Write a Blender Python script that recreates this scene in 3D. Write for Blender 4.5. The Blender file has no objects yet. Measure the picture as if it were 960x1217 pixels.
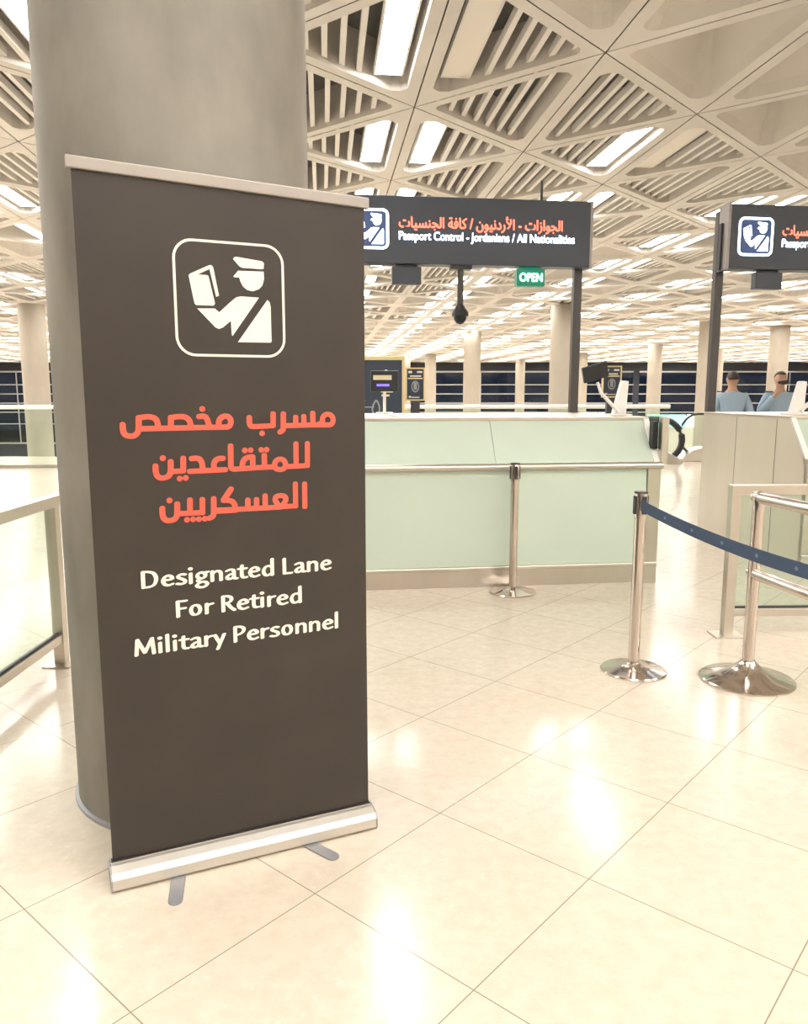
import bpy, bmesh, math, random
from mathutils import Vector, Matrix
from mathutils.geometry import tessellate_polygon, delaunay_2d_cdt
random.seed(7)
PI = math.pi
SC = bpy.context.scene
COL = SC.collection

# ------------------------------------------------------------------ camera, world, exposure
cam = bpy.data.cameras.new('camera')
cam.sensor_fit = 'HORIZONTAL'; cam.sensor_width = 36.0
cam.lens = 36.0 * 930.0 / 960.0
cam.clip_end = 300
camo = bpy.data.objects.new('camera', cam); COL.objects.link(camo)
camo.location = (0, 0, 1.406)
camo.rotation_euler = (math.radians(90 - 8.62), 0, 0)
SC.camera = camo

w = bpy.data.worlds.new('night'); SC.world = w; w.use_nodes = True
w.node_tree.nodes['Background'].inputs[0].default_value = (.03, .045, .08, 1)
w.node_tree.nodes['Background'].inputs[1].default_value = .5
SC.view_settings.view_transform = 'Standard'
SC.view_settings.look = 'None'
SC.view_settings.gamma = 1
SC.view_settings.use_curve_mapping = False
SC.view_settings.exposure = 0.74
LIGHT_STRENGTH = 14.0
LIGHT_COL = (1.0, .985, .955)

# ------------------------------------------------------------------ materials
def mat(name, col, rough=.5, metal=0., emit=None, es=0., spec=.5, coat=0.):
    m = bpy.data.materials.new(name); m.use_nodes = True
    b = m.node_tree.nodes['Principled BSDF']
    b.inputs['Base Color'].default_value = (*col, 1)
    b.inputs['Roughness'].default_value = rough
    b.inputs['Metallic'].default_value = metal
    b.inputs['Specular IOR Level'].default_value = spec
    b.inputs['Coat Weight'].default_value = coat
    if emit:
        b.inputs['Emission Color'].default_value = (*emit, 1)
        b.inputs['Emission Strength'].default_value = es
    return m

def noisy(m, c1, c2, scale=(3, 3, 3), detail=6, lo=.35, hi=.65, bump=0., rough=None):
    nt = m.node_tree; b = nt.nodes['Principled BSDF']
    tc = nt.nodes.new('ShaderNodeTexCoord'); mp = nt.nodes.new('ShaderNodeMapping')
    mp.inputs['Scale'].default_value = scale
    nz = nt.nodes.new('ShaderNodeTexNoise'); nz.inputs['Scale'].default_value = 1; nz.inputs['Detail'].default_value = detail
    rp = nt.nodes.new('ShaderNodeValToRGB')
    rp.color_ramp.elements[0].position = lo; rp.color_ramp.elements[0].color = (*c1, 1)
    rp.color_ramp.elements[1].position = hi; rp.color_ramp.elements[1].color = (*c2, 1)
    nt.links.new(tc.outputs['Object'], mp.inputs['Vector']); nt.links.new(mp.outputs[0], nz.inputs['Vector'])
    nt.links.new(nz.outputs[0], rp.inputs[0]); nt.links.new(rp.outputs[0], b.inputs['Base Color'])
    if bump:
        bp = nt.nodes.new('ShaderNodeBump'); bp.inputs['Strength'].default_value = bump; bp.inputs['Distance'].default_value = .01
        nt.links.new(nz.outputs[0], bp.inputs['Height']); nt.links.new(bp.outputs[0], b.inputs['Normal'])
    if rough:
        mr = nt.nodes.new('ShaderNodeMapRange')
        mr.inputs[3].default_value = rough[0]; mr.inputs[4].default_value = rough[1]
        nt.links.new(nz.outputs[0], mr.inputs[0]); nt.links.new(mr.outputs[0], b.inputs['Roughness'])
    return m

def glassy(name, tint=(.9, .97, .94), gl=.10):
    m = bpy.data.materials.new(name); m.use_nodes = True
    nt = m.node_tree; nt.nodes.remove(nt.nodes['Principled BSDF'])
    out = nt.nodes['Material Output']
    tr = nt.nodes.new('ShaderNodeBsdfTransparent'); tr.inputs[0].default_value = (*tint, 1)
    g = nt.nodes.new('ShaderNodeBsdfGlossy'); g.inputs['Roughness'].default_value = .03
    lw = nt.nodes.new('ShaderNodeLayerWeight'); lw.inputs[0].default_value = .5
    pw = nt.nodes.new('ShaderNodeMath'); pw.operation = 'POWER'; pw.inputs[1].default_value = 5; nt.links.new(lw.outputs['Facing'], pw.inputs[0])
    fr = nt.nodes.new('ShaderNodeMath'); fr.operation = 'MULTIPLY_ADD'; fr.inputs[1].default_value = .75; fr.inputs[2].default_value = .035; nt.links.new(pw.outputs[0], fr.inputs[0])
    mx = nt.nodes.new('ShaderNodeMixShader')
    nt.links.new(fr.outputs[0], mx.inputs[0]); nt.links.new(tr.outputs[0], mx.inputs[1]); nt.links.new(g.outputs[0], mx.inputs[2])
    nt.links.new(mx.outputs[0], out.inputs[0])
    return m

M = {}
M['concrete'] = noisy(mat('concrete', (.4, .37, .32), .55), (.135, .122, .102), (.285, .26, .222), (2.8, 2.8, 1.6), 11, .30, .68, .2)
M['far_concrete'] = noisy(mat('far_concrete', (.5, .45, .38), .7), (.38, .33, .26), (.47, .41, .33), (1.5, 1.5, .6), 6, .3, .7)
M['ceil'] = noisy(mat('ceiling_concrete', (.75, .7, .62), .8), (.66, .62, .565), (.73, .69, .63), (1.2, 1.2, 1.2), 5, .3, .7)
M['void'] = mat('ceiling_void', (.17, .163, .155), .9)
M['slat'] = mat('slat', (.78, .745, .69), .6)
M['steel'] = noisy(mat('brushed_steel', (.66, .6, .52), .3, 1.), (.62, .575, .515), (.65, .605, .545), (9, 9, .6), 3, .3, .7, 0, (.28, .36))
M['kiosk_steel'] = noisy(mat('reflection_painted_steel', (.75, .71, .63), .32, .75), (.74, .69, .60), (.78, .73, .645), (5, 5, .5), 3, .3, .7, 0, (.28, .36))  # steel lightened in its colour, standing in for bright reflections on the side
M['chrome'] = mat('polished_steel', (.63, .565, .52), .13, 1.)
M['alu'] = mat('aluminium', (.62, .585, .53), .42, .7)
M['alu_bar'] = mat('dimmed_bar', (.36, .325, .295), .5, .5)  # aluminium darkened in colour to offset the strong light on the top bar
M['alu_dull'] = mat('grey_aluminium', (.36, .36, .38), .5, .6)
M['banner'] = noisy(mat('banner_vinyl', (.06, .045, .036), .42, spec=.5), (.031, .0235, .0185), (.037, .028, .022), (4, 4, 4), 2)
M['black'] = mat('black_plastic', (.02, .02, .022), .4)
M['red_ink'] = mat('coral_ink', (.72, .105, .065), .5)
M['white_ink'] = mat('white_ink', (.80, .75, .66), .5)
M['mint'] = noisy(mat('mint_glass', (.6, .7, .62), .08, coat=.3), (.56, .66, .565), (.59, .69, .59), (1.5, 1.5, 1.5), 2)
M['white'] = mat('white_paint', (.86, .84, .80), .4)
M['white_edge'] = mat('pale_edge', (.90, .90, .86), .3)  # plain near-white colour of the glass edge strip, no emission
M['sign_dark'] = mat('sign_slate', (.050, .060, .082), .38)
M['sign_grey'] = mat('sign_side', (.33, .31, .30), .4, .3)
M['post_grey'] = mat('post_grey', (.085, .078, .076), .42, .2)
M['sign_white'] = mat('sign_white_glow', (.9, .95, 1), .5, emit=(.75, .88, 1.), es=3.)
M['sign_blue'] = mat('sign_icon_back', (.03, .05, .12), .35, emit=(.05, .11, .30), es=.25)
M['sign_red'] = mat('sign_coral_glow', (.9, .25, .18), .5, emit=(1., .20, .12), es=1.1)
M['led_green'] = mat('green_led', (.3, 1, .7), .5, emit=(.30, 1., .62), es=2.5)
M['led_back'] = mat('green_lamp_box', (.0, .05, .03), .4, emit=(.0, .22, .12), es=.5)
M['belt'] = mat('blue_webbing', (.035, .065, .12), .7)
M['belt_mark'] = mat('pale_blue_print', (.12, .19, .28), .7)
M['gold'] = mat('gold_frame', (.85, .70, .38), .35, .6)
M['panel_navy'] = mat('navy_board', (.035, .05, .075), .4)
M['cream_ink'] = mat('cream_ink', (.80, .70, .48), .5)
M['purple_led'] = mat('purple_screen', (.2, .15, .8), .5, emit=(.18, .13, .9), es=.8)
M['glass'] = glassy('clear_glass')
M['window'] = glassy('window_glass', (.55, .62, .68))
M['mullion'] = mat('window_bar', (.55, .53, .50), .5, .3)
M['dark_frame'] = mat('dark_frame', (.05, .05, .06), .5)
M['wall'] = mat('dark_wall', (.035, .038, .048), .7)
M['wall_pale'] = mat('pale_wall', (.62, .57, .48), .8)
M['night'] = mat('night_apron', (.012, .016, .03), .9)
M['handrail'] = mat('black_rubber', (.012, .016, .018), .35)
M['teal'] = mat('teal_sign_glow', (.2, .6, .6), .5, emit=(.25, .62, .62), es=1.0)
M['pale_glow'] = mat('pale_sign_glow', (.9, .95, .95), .5, emit=(.85, 1., 1.), es=1.6)
M['pink_glow'] = mat('pink_sign_glow', (.9, .6, .7), .5, emit=(1., .55, .68), es=1.2)
M['skin'] = mat('skin', (.55, .33, .23), .55)
M['hair'] = mat('hair', (.045, .035, .028), .6)
M['shirt'] = mat('shirt_blue', (.36, .48, .60), .8)
M['trouser'] = mat('navy_cloth', (.03, .035, .05), .85)
M['shoe'] = mat('black_leather', (.015, .015, .015), .35)
M['diffuser'] = mat('lit_diffuser', (.9, .9, .9), .5, emit=LIGHT_COL, es=LIGHT_STRENGTH)
M['unlit'] = mat('unlit_diffuser', (.82, .76, .68), .5)

def floor_mat():
    m = bpy.data.materials.new('polished_limestone'); m.use_nodes = True
    nt = m.node_tree; b = nt.nodes['Principled BSDF']; N = nt.nodes.new; Lk = nt.links.new
    tc = N('ShaderNodeTexCoord')
    n1 = N('ShaderNodeTexNoise'); n1.inputs['Scale'].default_value = 17; n1.inputs['Detail'].default_value = 9; n1.inputs['Roughness'].default_value = .65
    n2 = N('ShaderNodeTexVoronoi'); n2.inputs['Scale'].default_value = 26
    n3 = N('ShaderNodeTexNoise'); n3.inputs['Scale'].default_value = 1.1; n3.inputs['Detail'].default_value = 3
    for n in (n1, n2, n3): Lk(tc.outputs['Object'], n.inputs['Vector'])
    r1 = N('ShaderNodeValToRGB')
    r1.color_ramp.elements[0].position = .34; r1.color_ramp.elements[0].color = (.56, .485, .39, 1)
    r1.color_ramp.elements[1].position = .66; r1.color_ramp.elements[1].color = (.69, .62, .53, 1)
    Lk(n1.outputs[0], r1.inputs[0])
    r2 = N('ShaderNodeValToRGB')
    r2.color_ramp.elements[0].position = .0; r2.color_ramp.elements[0].color = (.80, .74, .66, 1)
    r2.color_ramp.elements[1].position = .22; r2.color_ramp.elements[1].color = (.62, .545, .45, 1)
    Lk(n2.outputs['Distance'], r2.inputs[0])
    mx = N('ShaderNodeMix'); mx.data_type = 'RGBA'; mx.inputs[0].default_value = .45
    Lk(r1.outputs[0], mx.inputs[6]); Lk(r2.outputs[0], mx.inputs[7])
    mx2 = N('ShaderNodeMix'); mx2.data_type = 'RGBA'; mx2.blend_type = 'MULTIPLY'; mx2.inputs[0].default_value = .35
    r3 = N('ShaderNodeValToRGB')
    r3.color_ramp.elements[0].position = .3; r3.color_ramp.elements[0].color = (.86, .82, .77, 1)
    r3.color_ramp.elements[1].position = .7; r3.color_ramp.elements[1].color = (1, 1, 1, 1)
    Lk(n3.outputs[0], r3.inputs[0]); Lk(mx.outputs[2], mx2.inputs[6]); Lk(r3.outputs[0], mx2.inputs[7])
    # joints: two families of parallel lines, 0.555 m and 0.572 m apart
    sp = N('ShaderNodeSeparateXYZ'); Lk(tc.outputs['Object'], sp.inputs[0])
    def line(cx, cy, off, per, hw):
        a = N('ShaderNodeMath'); a.operation = 'MULTIPLY'; a.inputs[1].default_value = cx; Lk(sp.outputs[0], a.inputs[0])
        c = N('ShaderNodeMath'); c.operation = 'MULTIPLY_ADD'; c.inputs[1].default_value = cy; Lk(sp.outputs[1], c.inputs[0]); Lk(a.outputs[0], c.inputs[2])
        d = N('ShaderNodeMath'); d.operation = 'ADD'; d.inputs[1].default_value = -off + per * 200.5; Lk(c.outputs[0], d.inputs[0])
        e = N('ShaderNodeMath'); e.operation = 'MODULO'; e.inputs[1].default_value = per; Lk(d.outputs[0], e.inputs[0])
        f = N('ShaderNodeMath'); f.operation = 'SUBTRACT'; f.inputs[1].default_value = per / 2; Lk(e.outputs[0], f.inputs[0])
        g = N('ShaderNodeMath'); g.operation = 'ABSOLUTE'; Lk(f.outputs[0], g.inputs[0])
        h = N('ShaderNodeMath'); h.operation = 'LESS_THAN'; h.inputs[1].default_value = hw; Lk(g.outputs[0], h.inputs[0])
        return h
    l1 = line(-.755, .656, 1.527, .555, .0018); l2 = line(.656, .755, .800, .572, .0018)
    mm = N('ShaderNodeMath'); mm.operation = 'MAXIMUM'; Lk(l1.outputs[0], mm.inputs[0]); Lk(l2.outputs[0], mm.inputs[1])
    mx3 = N('ShaderNodeMix'); mx3.data_type = 'RGBA'; mx3.inputs[7].default_value = (.29, .24, .18, 1)
    Lk(mm.outputs[0], mx3.inputs[0]); Lk(mx2.outputs[2], mx3.inputs[6]); Lk(mx3.outputs[2], b.inputs['Base Color'])
    b.inputs['Roughness'].default_value = .16
    b.inputs['Specular IOR Level'].default_value = .6
    return m
M['floor'] = floor_mat()

# ------------------------------------------------------------------ mesh helpers
class MB:
    def __init__(s): s.v = []; s.f = []; s.m = []
    def add(s, vs, fs, mi=0):
        k = len(s.v); s.v += [tuple(p) for p in vs]
        s.f += [tuple(i + k for i in f) for f in fs]; s.m += [mi] * len(fs)
    def box(s, x0, x1, y0, y1, z0, z1, mi=0, X=None):
        vs = [Vector(p) for p in ((x0,y0,z0),(x1,y0,z0),(x1,y1,z0),(x0,y1,z0),(x0,y0,z1),(x1,y0,z1),(x1,y1,z1),(x0,y1,z1))]
        if X: vs = [X @ p for p in vs]
        s.add(vs, [(0,3,2,1),(4,5,6,7),(0,1,5,4),(1,2,6,5),(2,3,7,6),(3,0,4,7)], mi)
        return s
    def prism(s, poly, axis, a, b, mi=0, X=None):
        # poly: 2D outline; axis 'x': (y,z), 'y': (x,z), 'z': (x,y)
        def P(p, t): return {'x': (t, p[0], p[1]), 'y': (p[0], t, p[1]), 'z': (p[0], p[1], t)}[axis]
        n = len(poly)
        vs = [Vector(P(p, a)) for p in poly] + [Vector(P(p, b)) for p in poly]
        if X: vs = [X @ p for p in vs]
        tri = tessellate_polygon([[Vector((p[0], p[1], 0)) for p in poly]])
        fs = [tuple(t) for t in tri] + [tuple(i + n for i in t) for t in tri]
        fs += [(i, (i + 1) % n, n + (i + 1) % n, n + i) for i in range(n)]
        s.add(vs, fs, mi); return s
    def flat(s, poly, P, mi=0):
        tri = tessellate_polygon([[Vector((p[0], p[1], 0)) for p in poly]])
        s.add([P(p) for p in poly], [tuple(t) for t in tri], mi); return s
    def tube(s, pts, r, n=12, mi=0, closed=False):
        pts = [Vector(p) for p in pts]; N = len(pts); rings = []
        for i, p in enumerate(pts):
            a = pts[i - 1] if (i > 0 or closed) else p; b = pts[(i + 1) % N] if (i < N - 1 or closed) else p
            t = (b - a).normalized()
            up = Vector((0, 0, 1)) if abs(t.z) < .95 else Vector((1, 0, 0))
            u = t.cross(up).normalized(); v = u.cross(t)
            rr = r[i] if isinstance(r, (list, tuple)) else r
            rings.append([p + u * rr * math.cos(2*PI*k/n) + v * rr * math.sin(2*PI*k/n) for k in range(n)])
        vs = [q for ring in rings for q in ring]; fs = []
        for i in range(N if closed else N - 1):
            j = (i + 1) % N
            fs += [(i*n + k, i*n + (k+1) % n, j*n + (k+1) % n, j*n + k) for k in range(n)]
        if not closed: fs += [tuple(range(n)), tuple(range((N-1)*n, N*n))]
        s.add(vs, fs, mi); return s
    def lathe(s, prof, c=(0, 0, 0), n=32, mi=0):
        vs = []; fs = []; N = len(prof)
        for (r, z) in prof: vs += [(c[0] + r*math.cos(2*PI*k/n), c[1] + r*math.sin(2*PI*k/n), c[2] + z) for k in range(n)]
        for i in range(N - 1): fs += [(i*n + k, i*n + (k+1) % n, (i+1)*n + (k+1) % n, (i+1)*n + k) for k in range(n)]
        fs += [tuple(range(n)), tuple(range((N-1)*n, N*n))]
        s.add(vs, fs, mi); return s
    def ell(s, c, r, n=16, m=10, mi=0):
        prof = [(math.sin(PI*i/m), -math.cos(PI*i/m)) for i in range(m + 1)]
        vs = []; fs = []
        for (q, z) in prof: vs += [(c[0] + r[0]*q*math.cos(2*PI*k/n), c[1] + r[1]*q*math.sin(2*PI*k/n), c[2] + r[2]*z) for k in range(n)]
        for i in range(m): fs += [(i*n + k, i*n + (k+1) % n, (i+1)*n + (k+1) % n, (i+1)*n + k) for k in range(n)]
        s.add(vs, fs, mi); return s
    def build(s, name, mats, parent=None, smooth=False, loc=None, recalc=True, bevel=0):
        me = bpy.data.meshes.new(name); me.from_pydata(s.v, [], s.f)
        if not isinstance(mats, (list, tuple)): mats = [mats]
        for m_ in mats: me.materials.append(m_)
        for p, mi in zip(me.polygons, s.m): p.material_index = mi
        bm = bmesh.new(); bm.from_mesh(me)
        bmesh.ops.remove_doubles(bm, verts=bm.verts, dist=1e-6)
        if recalc: bmesh.ops.recalc_face_normals(bm, faces=bm.faces)
        bm.to_mesh(me); bm.free()
        o = bpy.data.objects.new(name, me); COL.objects.link(o)
        if parent: o.parent = parent
        if loc is not None: o.location = loc
        if smooth:
            for p in me.polygons: p.use_smooth = True
            e = o.modifiers.new('sharp', 'EDGE_SPLIT'); e.split_angle = math.radians(40)
        if bevel:
            b_ = o.modifiers.new('bevel', 'BEVEL'); b_.width = bevel; b_.segments = 2; b_.limit_method = 'ANGLE'
        return o

def tag(o, label=None, cat=None, group=None, kind=None):
    if label: o['label'] = label
    if cat: o['category'] = cat
    if group: o['group'] = group
    if kind: o['kind'] = kind
    return o
def thing(name, label, cat, loc=(0, 0, 0), rz=0, group=None):
    o = bpy.data.objects.new(name, None); COL.objects.link(o); o.empty_display_size = .1
    o.location = loc; o.rotation_euler = (0, 0, rz)
    return tag(o, label, cat, group)
def struct(o): o['kind'] = 'structure'; return o
def copy_tree(o, parent=None):
    c = o.copy(); COL.objects.link(c); c.parent = parent
    for ch in list(o.children): copy_tree(ch, c)
    return c
def smooth_path(pts, k=6):
    pts = [Vector((p[0], p[1], 0)) for p in pts]; n = len(pts)
    if n < 3: return [(p.x, p.y) for p in pts]
    out = []
    cl = (pts[0] - pts[-1]).length < 1e-6
    for i in range(n - 1):
        p0 = pts[i-1] if i > 0 else (pts[-2] if cl else pts[0]); p1 = pts[i]; p2 = pts[i+1]
        p3 = pts[i+2] if i + 2 < n else (pts[1] if cl else pts[-1])
        for j in range(k):
            t = j / k
            q = .5*((2*p1) + (p2-p0)*t + (2*p0-5*p1+4*p2-p3)*t*t + (3*p1-p0-3*p2+p3)*t**3)
            out.append((q.x, q.y))
    out.append((pts[-1].x, pts[-1].y))
    return out
def hull2(P):
    P = sorted(set((round(x, 6), round(y, 6)) for x, y in P))
    def half(it):
        h = []
        for p in it:
            while len(h) > 1 and (h[-1][0]-h[-2][0])*(p[1]-h[-2][1]) - (h[-1][1]-h[-2][1])*(p[0]-h[-2][0]) <= 0: h.pop()
            h.append(p)
        return h[:-1]
    return half(P) + half(P[::-1])
class Ink:
    """flat artwork: outlines gathered in 2-D, then merged into one clean sheet"""
    def __init__(s): s.polys = []
    def flat(s, poly, P=None): s.polys.append(list(poly)); return s
    def build(s, name, m, parent, P):
        vs = []; fs = []
        for pl in s.polys:
            k = len(vs); vs += [Vector(q) for q in pl]; fs.append(list(range(k, k + len(pl))))
        r = delaunay_2d_cdt(vs, [], fs, 1, 1e-6)
        bb = [(min(q[0] for q in pl), max(q[0] for q in pl), min(q[1] for q in pl), max(q[1] for q in pl)) for pl in s.polys]
        def inside(x, y):
            for pl, (x0, x1, y0, y1) in zip(s.polys, bb):
                if not (x0 <= x <= x1 and y0 <= y <= y1): continue
                c = False; k = len(pl) - 1
                for i in range(len(pl)):
                    xi, yi = pl[i]; xj, yj = pl[k]
                    if (yi > y) != (yj > y) and x < (xj - xi)*(y - yi)/(yj - yi) + xi: c = not c
                    k = i
                if c: return True
            return False
        ff = []
        for f in r[2]:
            n = len(f); cx = sum(r[0][q][0] for q in f)/n; cy = sum(r[0][q][1] for q in f)/n
            if inside(cx, cy): ff.append(tuple(f))
        b = MB(); b.add([P(q) for q in r[0]], ff)
        o = b.build(name, m, parent)
        me = o.data; t = sum((p.normal.y for p in me.polygons))
        if t > 0: me.flip_normals()
        return o
def pen(ink, path, nib):
    """sweep a convex nib outline along a 2-D path"""
    for a, b in zip(path, path[1:]):
        ink.polys.append(hull2([(a[0]+n[0], a[1]+n[1]) for n in nib] + [(b[0]+n[0], b[1]+n[1]) for n in nib]))
def nib_oct(r, n=12, sq=.0):
    out = []
    for k in range(n):
        a = 2*PI*k/n; c, s_ = math.cos(a), math.sin(a)
        e = 1/max(abs(c), abs(s_)); f = 1 + (e-1)*sq
        out.append((r*c*f, r*s_*f))
    return out
def nib_ell(a, b, th, n=14):
    return [(a*math.cos(t)*math.cos(th) - b*math.sin(t)*math.sin(th), a*math.cos(t)*math.sin(th) + b*math.sin(t)*math.cos(th)) for t in [2*PI*k/n for k in range(n)]]
def text_mesh(body, P, height, x0, x1, z0, name, m, parent, bold=.0, align='fit'):
    """lettering from the built-in font turned into a mesh and fitted between x0 and x1"""
    c = bpy.data.curves.new('t', 'FONT'); c.body = body; c.fill_mode = 'FRONT'
    o = bpy.data.objects.new('t', c); COL.objects.link(o)
    dg = bpy.context.evaluated_depsgraph_get(); dg.update()
    me = bpy.data.meshes.new_from_object(o.evaluated_get(dg))
    xs = [v.co.x for v in me.vertices]; sx = (x1 - x0) / (max(xs) - min(xs)); mx = min(xs)
    mb = MB()
    fs = [tuple(p.vertices) for p in me.polygons]
    offs = [(0, 0)] if not bold else [(0, 0), (bold, 0), (-bold, 0), (0, bold), (0, -bold)]
    for dx, dy in offs:
        mb.add([P((x0 + (v.co.x - mx)*sx + dx, z0 + v.co.y*height + dy)) for v in me.vertices], fs)
    bpy.data.objects.remove(o); bpy.data.curves.remove(c); bpy.data.meshes.remove(me)
    return mb.build(name, m, parent, recalc=False)
SMOOTH= [[(-0.3064, 1.3226), (-0.3063, 1.3071), (-0.3012, 1.2961), (-0.2913, 1.2919), (-0.2793, 1.2923), (-0.2687, 1.3014), (-0.2653, 1.3179)], [(-0.2642, 1.3404), (-0.2444, 1.3429), (-0.2284, 1.3413), (-0.2175, 1.3322), (-0.2142, 1.311)], [(-0.1797, 1.34), (-0.1582, 1.3425), (-0.1416, 1.3409), (-0.1304, 1.3309), (-0.1265, 1.3115)], [(-0.1031, 1.3418), (-0.0912, 1.343), (-0.0829, 1.3371), (-0.0783, 1.3233), (-0.0743, 1.3112)], [(-0.0495, 1.3118), (-0.049, 1.3263), (-0.0435, 1.3366), (-0.0329, 1.3423), (-0.0226, 1.3408), (-0.0155, 1.3317), (-0.0159, 1.3206), (-0.0217, 1.3131), (-0.0323, 1.3112)], [(0.0382, 1.3373), (0.0384, 1.3215), (0.0418, 1.3134), (0.0506, 1.3111)], [(0.138, 1.3125), (0.1366, 1.3003), (0.1276, 1.2941)], [(0.2454, 1.3136), (0.2578, 1.3218), (0.2592, 1.3345), (0.269, 1.3435), (0.2806, 1.3434), (0.2902, 1.336), (0.292, 1.3249), (0.2879, 1.3158), (0.2801, 1.3123)], [(-0.2265, 1.2079), (-0.2266, 1.1932), (-0.2233, 1.181), (-0.2146, 1.1745), (-0.203, 1.1745), (-0.1932, 1.1789), (-0.1876, 1.1876), (-0.1861, 1.1996)], [(-0.1283, 1.225), (-0.1142, 1.2259), (-0.105, 1.221), (-0.1001, 1.2099), (-0.0993, 1.1902)], [(-0.0406, 1.2229), (-0.0523, 1.2227), (-0.0626, 1.2167), (-0.0673, 1.2059), (-0.0656, 1.1949), (-0.0589, 1.1896)], [(-0.0191, 1.2014), (-0.0171, 1.1935), (-0.0094, 1.1904)], [(0.0448, 1.2241), (0.0315, 1.2232), (0.0201, 1.2172), (0.0145, 1.2057), (0.014, 1.1917)], [(0.1106, 1.1902), (0.1094, 1.2007), (0.114, 1.2105), (0.1228, 1.2147), (0.1315, 1.2139), (0.1393, 1.2082), (0.1419, 1.1967), (0.1382, 1.1883), (0.1294, 1.1843), (0.1177, 1.1854), (0.1106, 1.1902)], [(-0.2138, 1.0891), (-0.2139, 1.0743), (-0.2112, 1.0617), (-0.2028, 1.0542), (-0.1921, 1.0535), (-0.1819, 1.0568), (-0.1755, 1.0656), (-0.1737, 1.0805)], [(-0.0726, 1.0691), (-0.0749, 1.0586), (-0.0856, 1.0527)], [(-0.0434, 1.1017), (-0.0296, 1.1012), (-0.0186, 1.0972), (-0.0117, 1.087), (-0.011, 1.0737)], [(0.1237, 1.0732), (0.1123, 1.0863), (0.1079, 1.0972), (0.1128, 1.1047), (0.1246, 1.1069), (0.1362, 1.104), (0.1408, 1.0953), (0.1358, 1.0849), (0.1237, 1.0732)]]
STRAIGHT= [[(-0.2642, 1.3404), (-0.2656, 1.313)], [(-0.2142, 1.311), (-0.265, 1.3106)], [(-0.2142, 1.311), (-0.1809, 1.3111)], [(-0.1797, 1.34), (-0.1809, 1.3114)], [(-0.1265, 1.3115), (-0.1809, 1.3111)], [(-0.1265, 1.3115), (-0.0253, 1.3114)], [(-0.077, 1.3116), (-0.0323, 1.3112)], [(0.0506, 1.3111), (0.1075, 1.313)], [(0.1084, 1.3471), (0.1075, 1.313)], [(0.1388, 1.3467), (0.138, 1.3125)], [(0.138, 1.3125), (0.2281, 1.3131)], [(0.1757, 1.3363), (0.1756, 1.3122)], [(0.2009, 1.3381), (0.2008, 1.3125)], [(0.2288, 1.3476), (0.2289, 1.3131)], [(0.2289, 1.3131), (0.2801, 1.3123)], [(-0.1855, 1.2184), (-0.1862, 1.1969)], [(-0.1859, 1.191), (-0.1527, 1.1915)], [(-0.1512, 1.2266), (-0.1527, 1.1915)], [(-0.1343, 1.1894), (-0.0982, 1.1896)], [(-0.0993, 1.1896), (-0.0356, 1.1904)], [(-0.018, 1.2571), (-0.0191, 1.2014)], [(-0.01, 1.1904), (0.0447, 1.1919)], [(0.0448, 1.2241), (0.0444, 1.1919)], [(0.0445, 1.1922), (0.1005, 1.1929)], [(0.079, 1.2272), (0.0787, 1.1934)], [(0.1413, 1.1924), (0.1772, 1.1919)], [(0.1751, 1.2584), (0.1743, 1.192)], [(0.1743, 1.192), (0.2095, 1.193)], [(0.2102, 1.2583), (0.2092, 1.1927)], [(-0.1729, 1.0991), (-0.1737, 1.0755)], [(-0.1734, 1.0717), (-0.1391, 1.0708)], [(-0.1376, 1.1083), (-0.1391, 1.0708)], [(-0.1391, 1.0708), (-0.1042, 1.0706)], [(-0.1033, 1.1076), (-0.1045, 1.0701)], [(-0.0712, 1.1083), (-0.0723, 1.0691)], [(-0.072, 1.0716), (-0.009, 1.0715)], [(-0.021, 1.1336), (-0.0434, 1.1025)], [(-0.0664, 1.0748), (-0.011, 1.0737)], [(-0.011, 1.0737), (0.0786, 1.0727)], [(0.0269, 1.0989), (0.0264, 1.0728)], [(0.0526, 1.0989), (0.0521, 1.0724)], [(0.0781, 1.1083), (0.0777, 1.0728)], [(0.0777, 1.0728), (0.1223, 1.0724)], [(0.1223, 1.0733), (0.1705, 1.0733)], [(0.1705, 1.1392), (0.1699, 1.0728)], [(0.1994, 1.1378), (0.1987, 1.0696)]]
DOTS= [(-0.0938, 1.3629), (0.0742, 1.2916), (-0.2063, 1.229), (-0.1633, 1.1703), (-0.1469, 1.1715), (0.0223, 1.2435), (0.0392, 1.2439), (0.0703, 1.2438), (0.0861, 1.2439), (-0.1937, 1.1102), (-0.1481, 1.0525), (-0.1313, 1.0527), (-0.1152, 1.0521), (-0.0987, 1.0523)]
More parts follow.
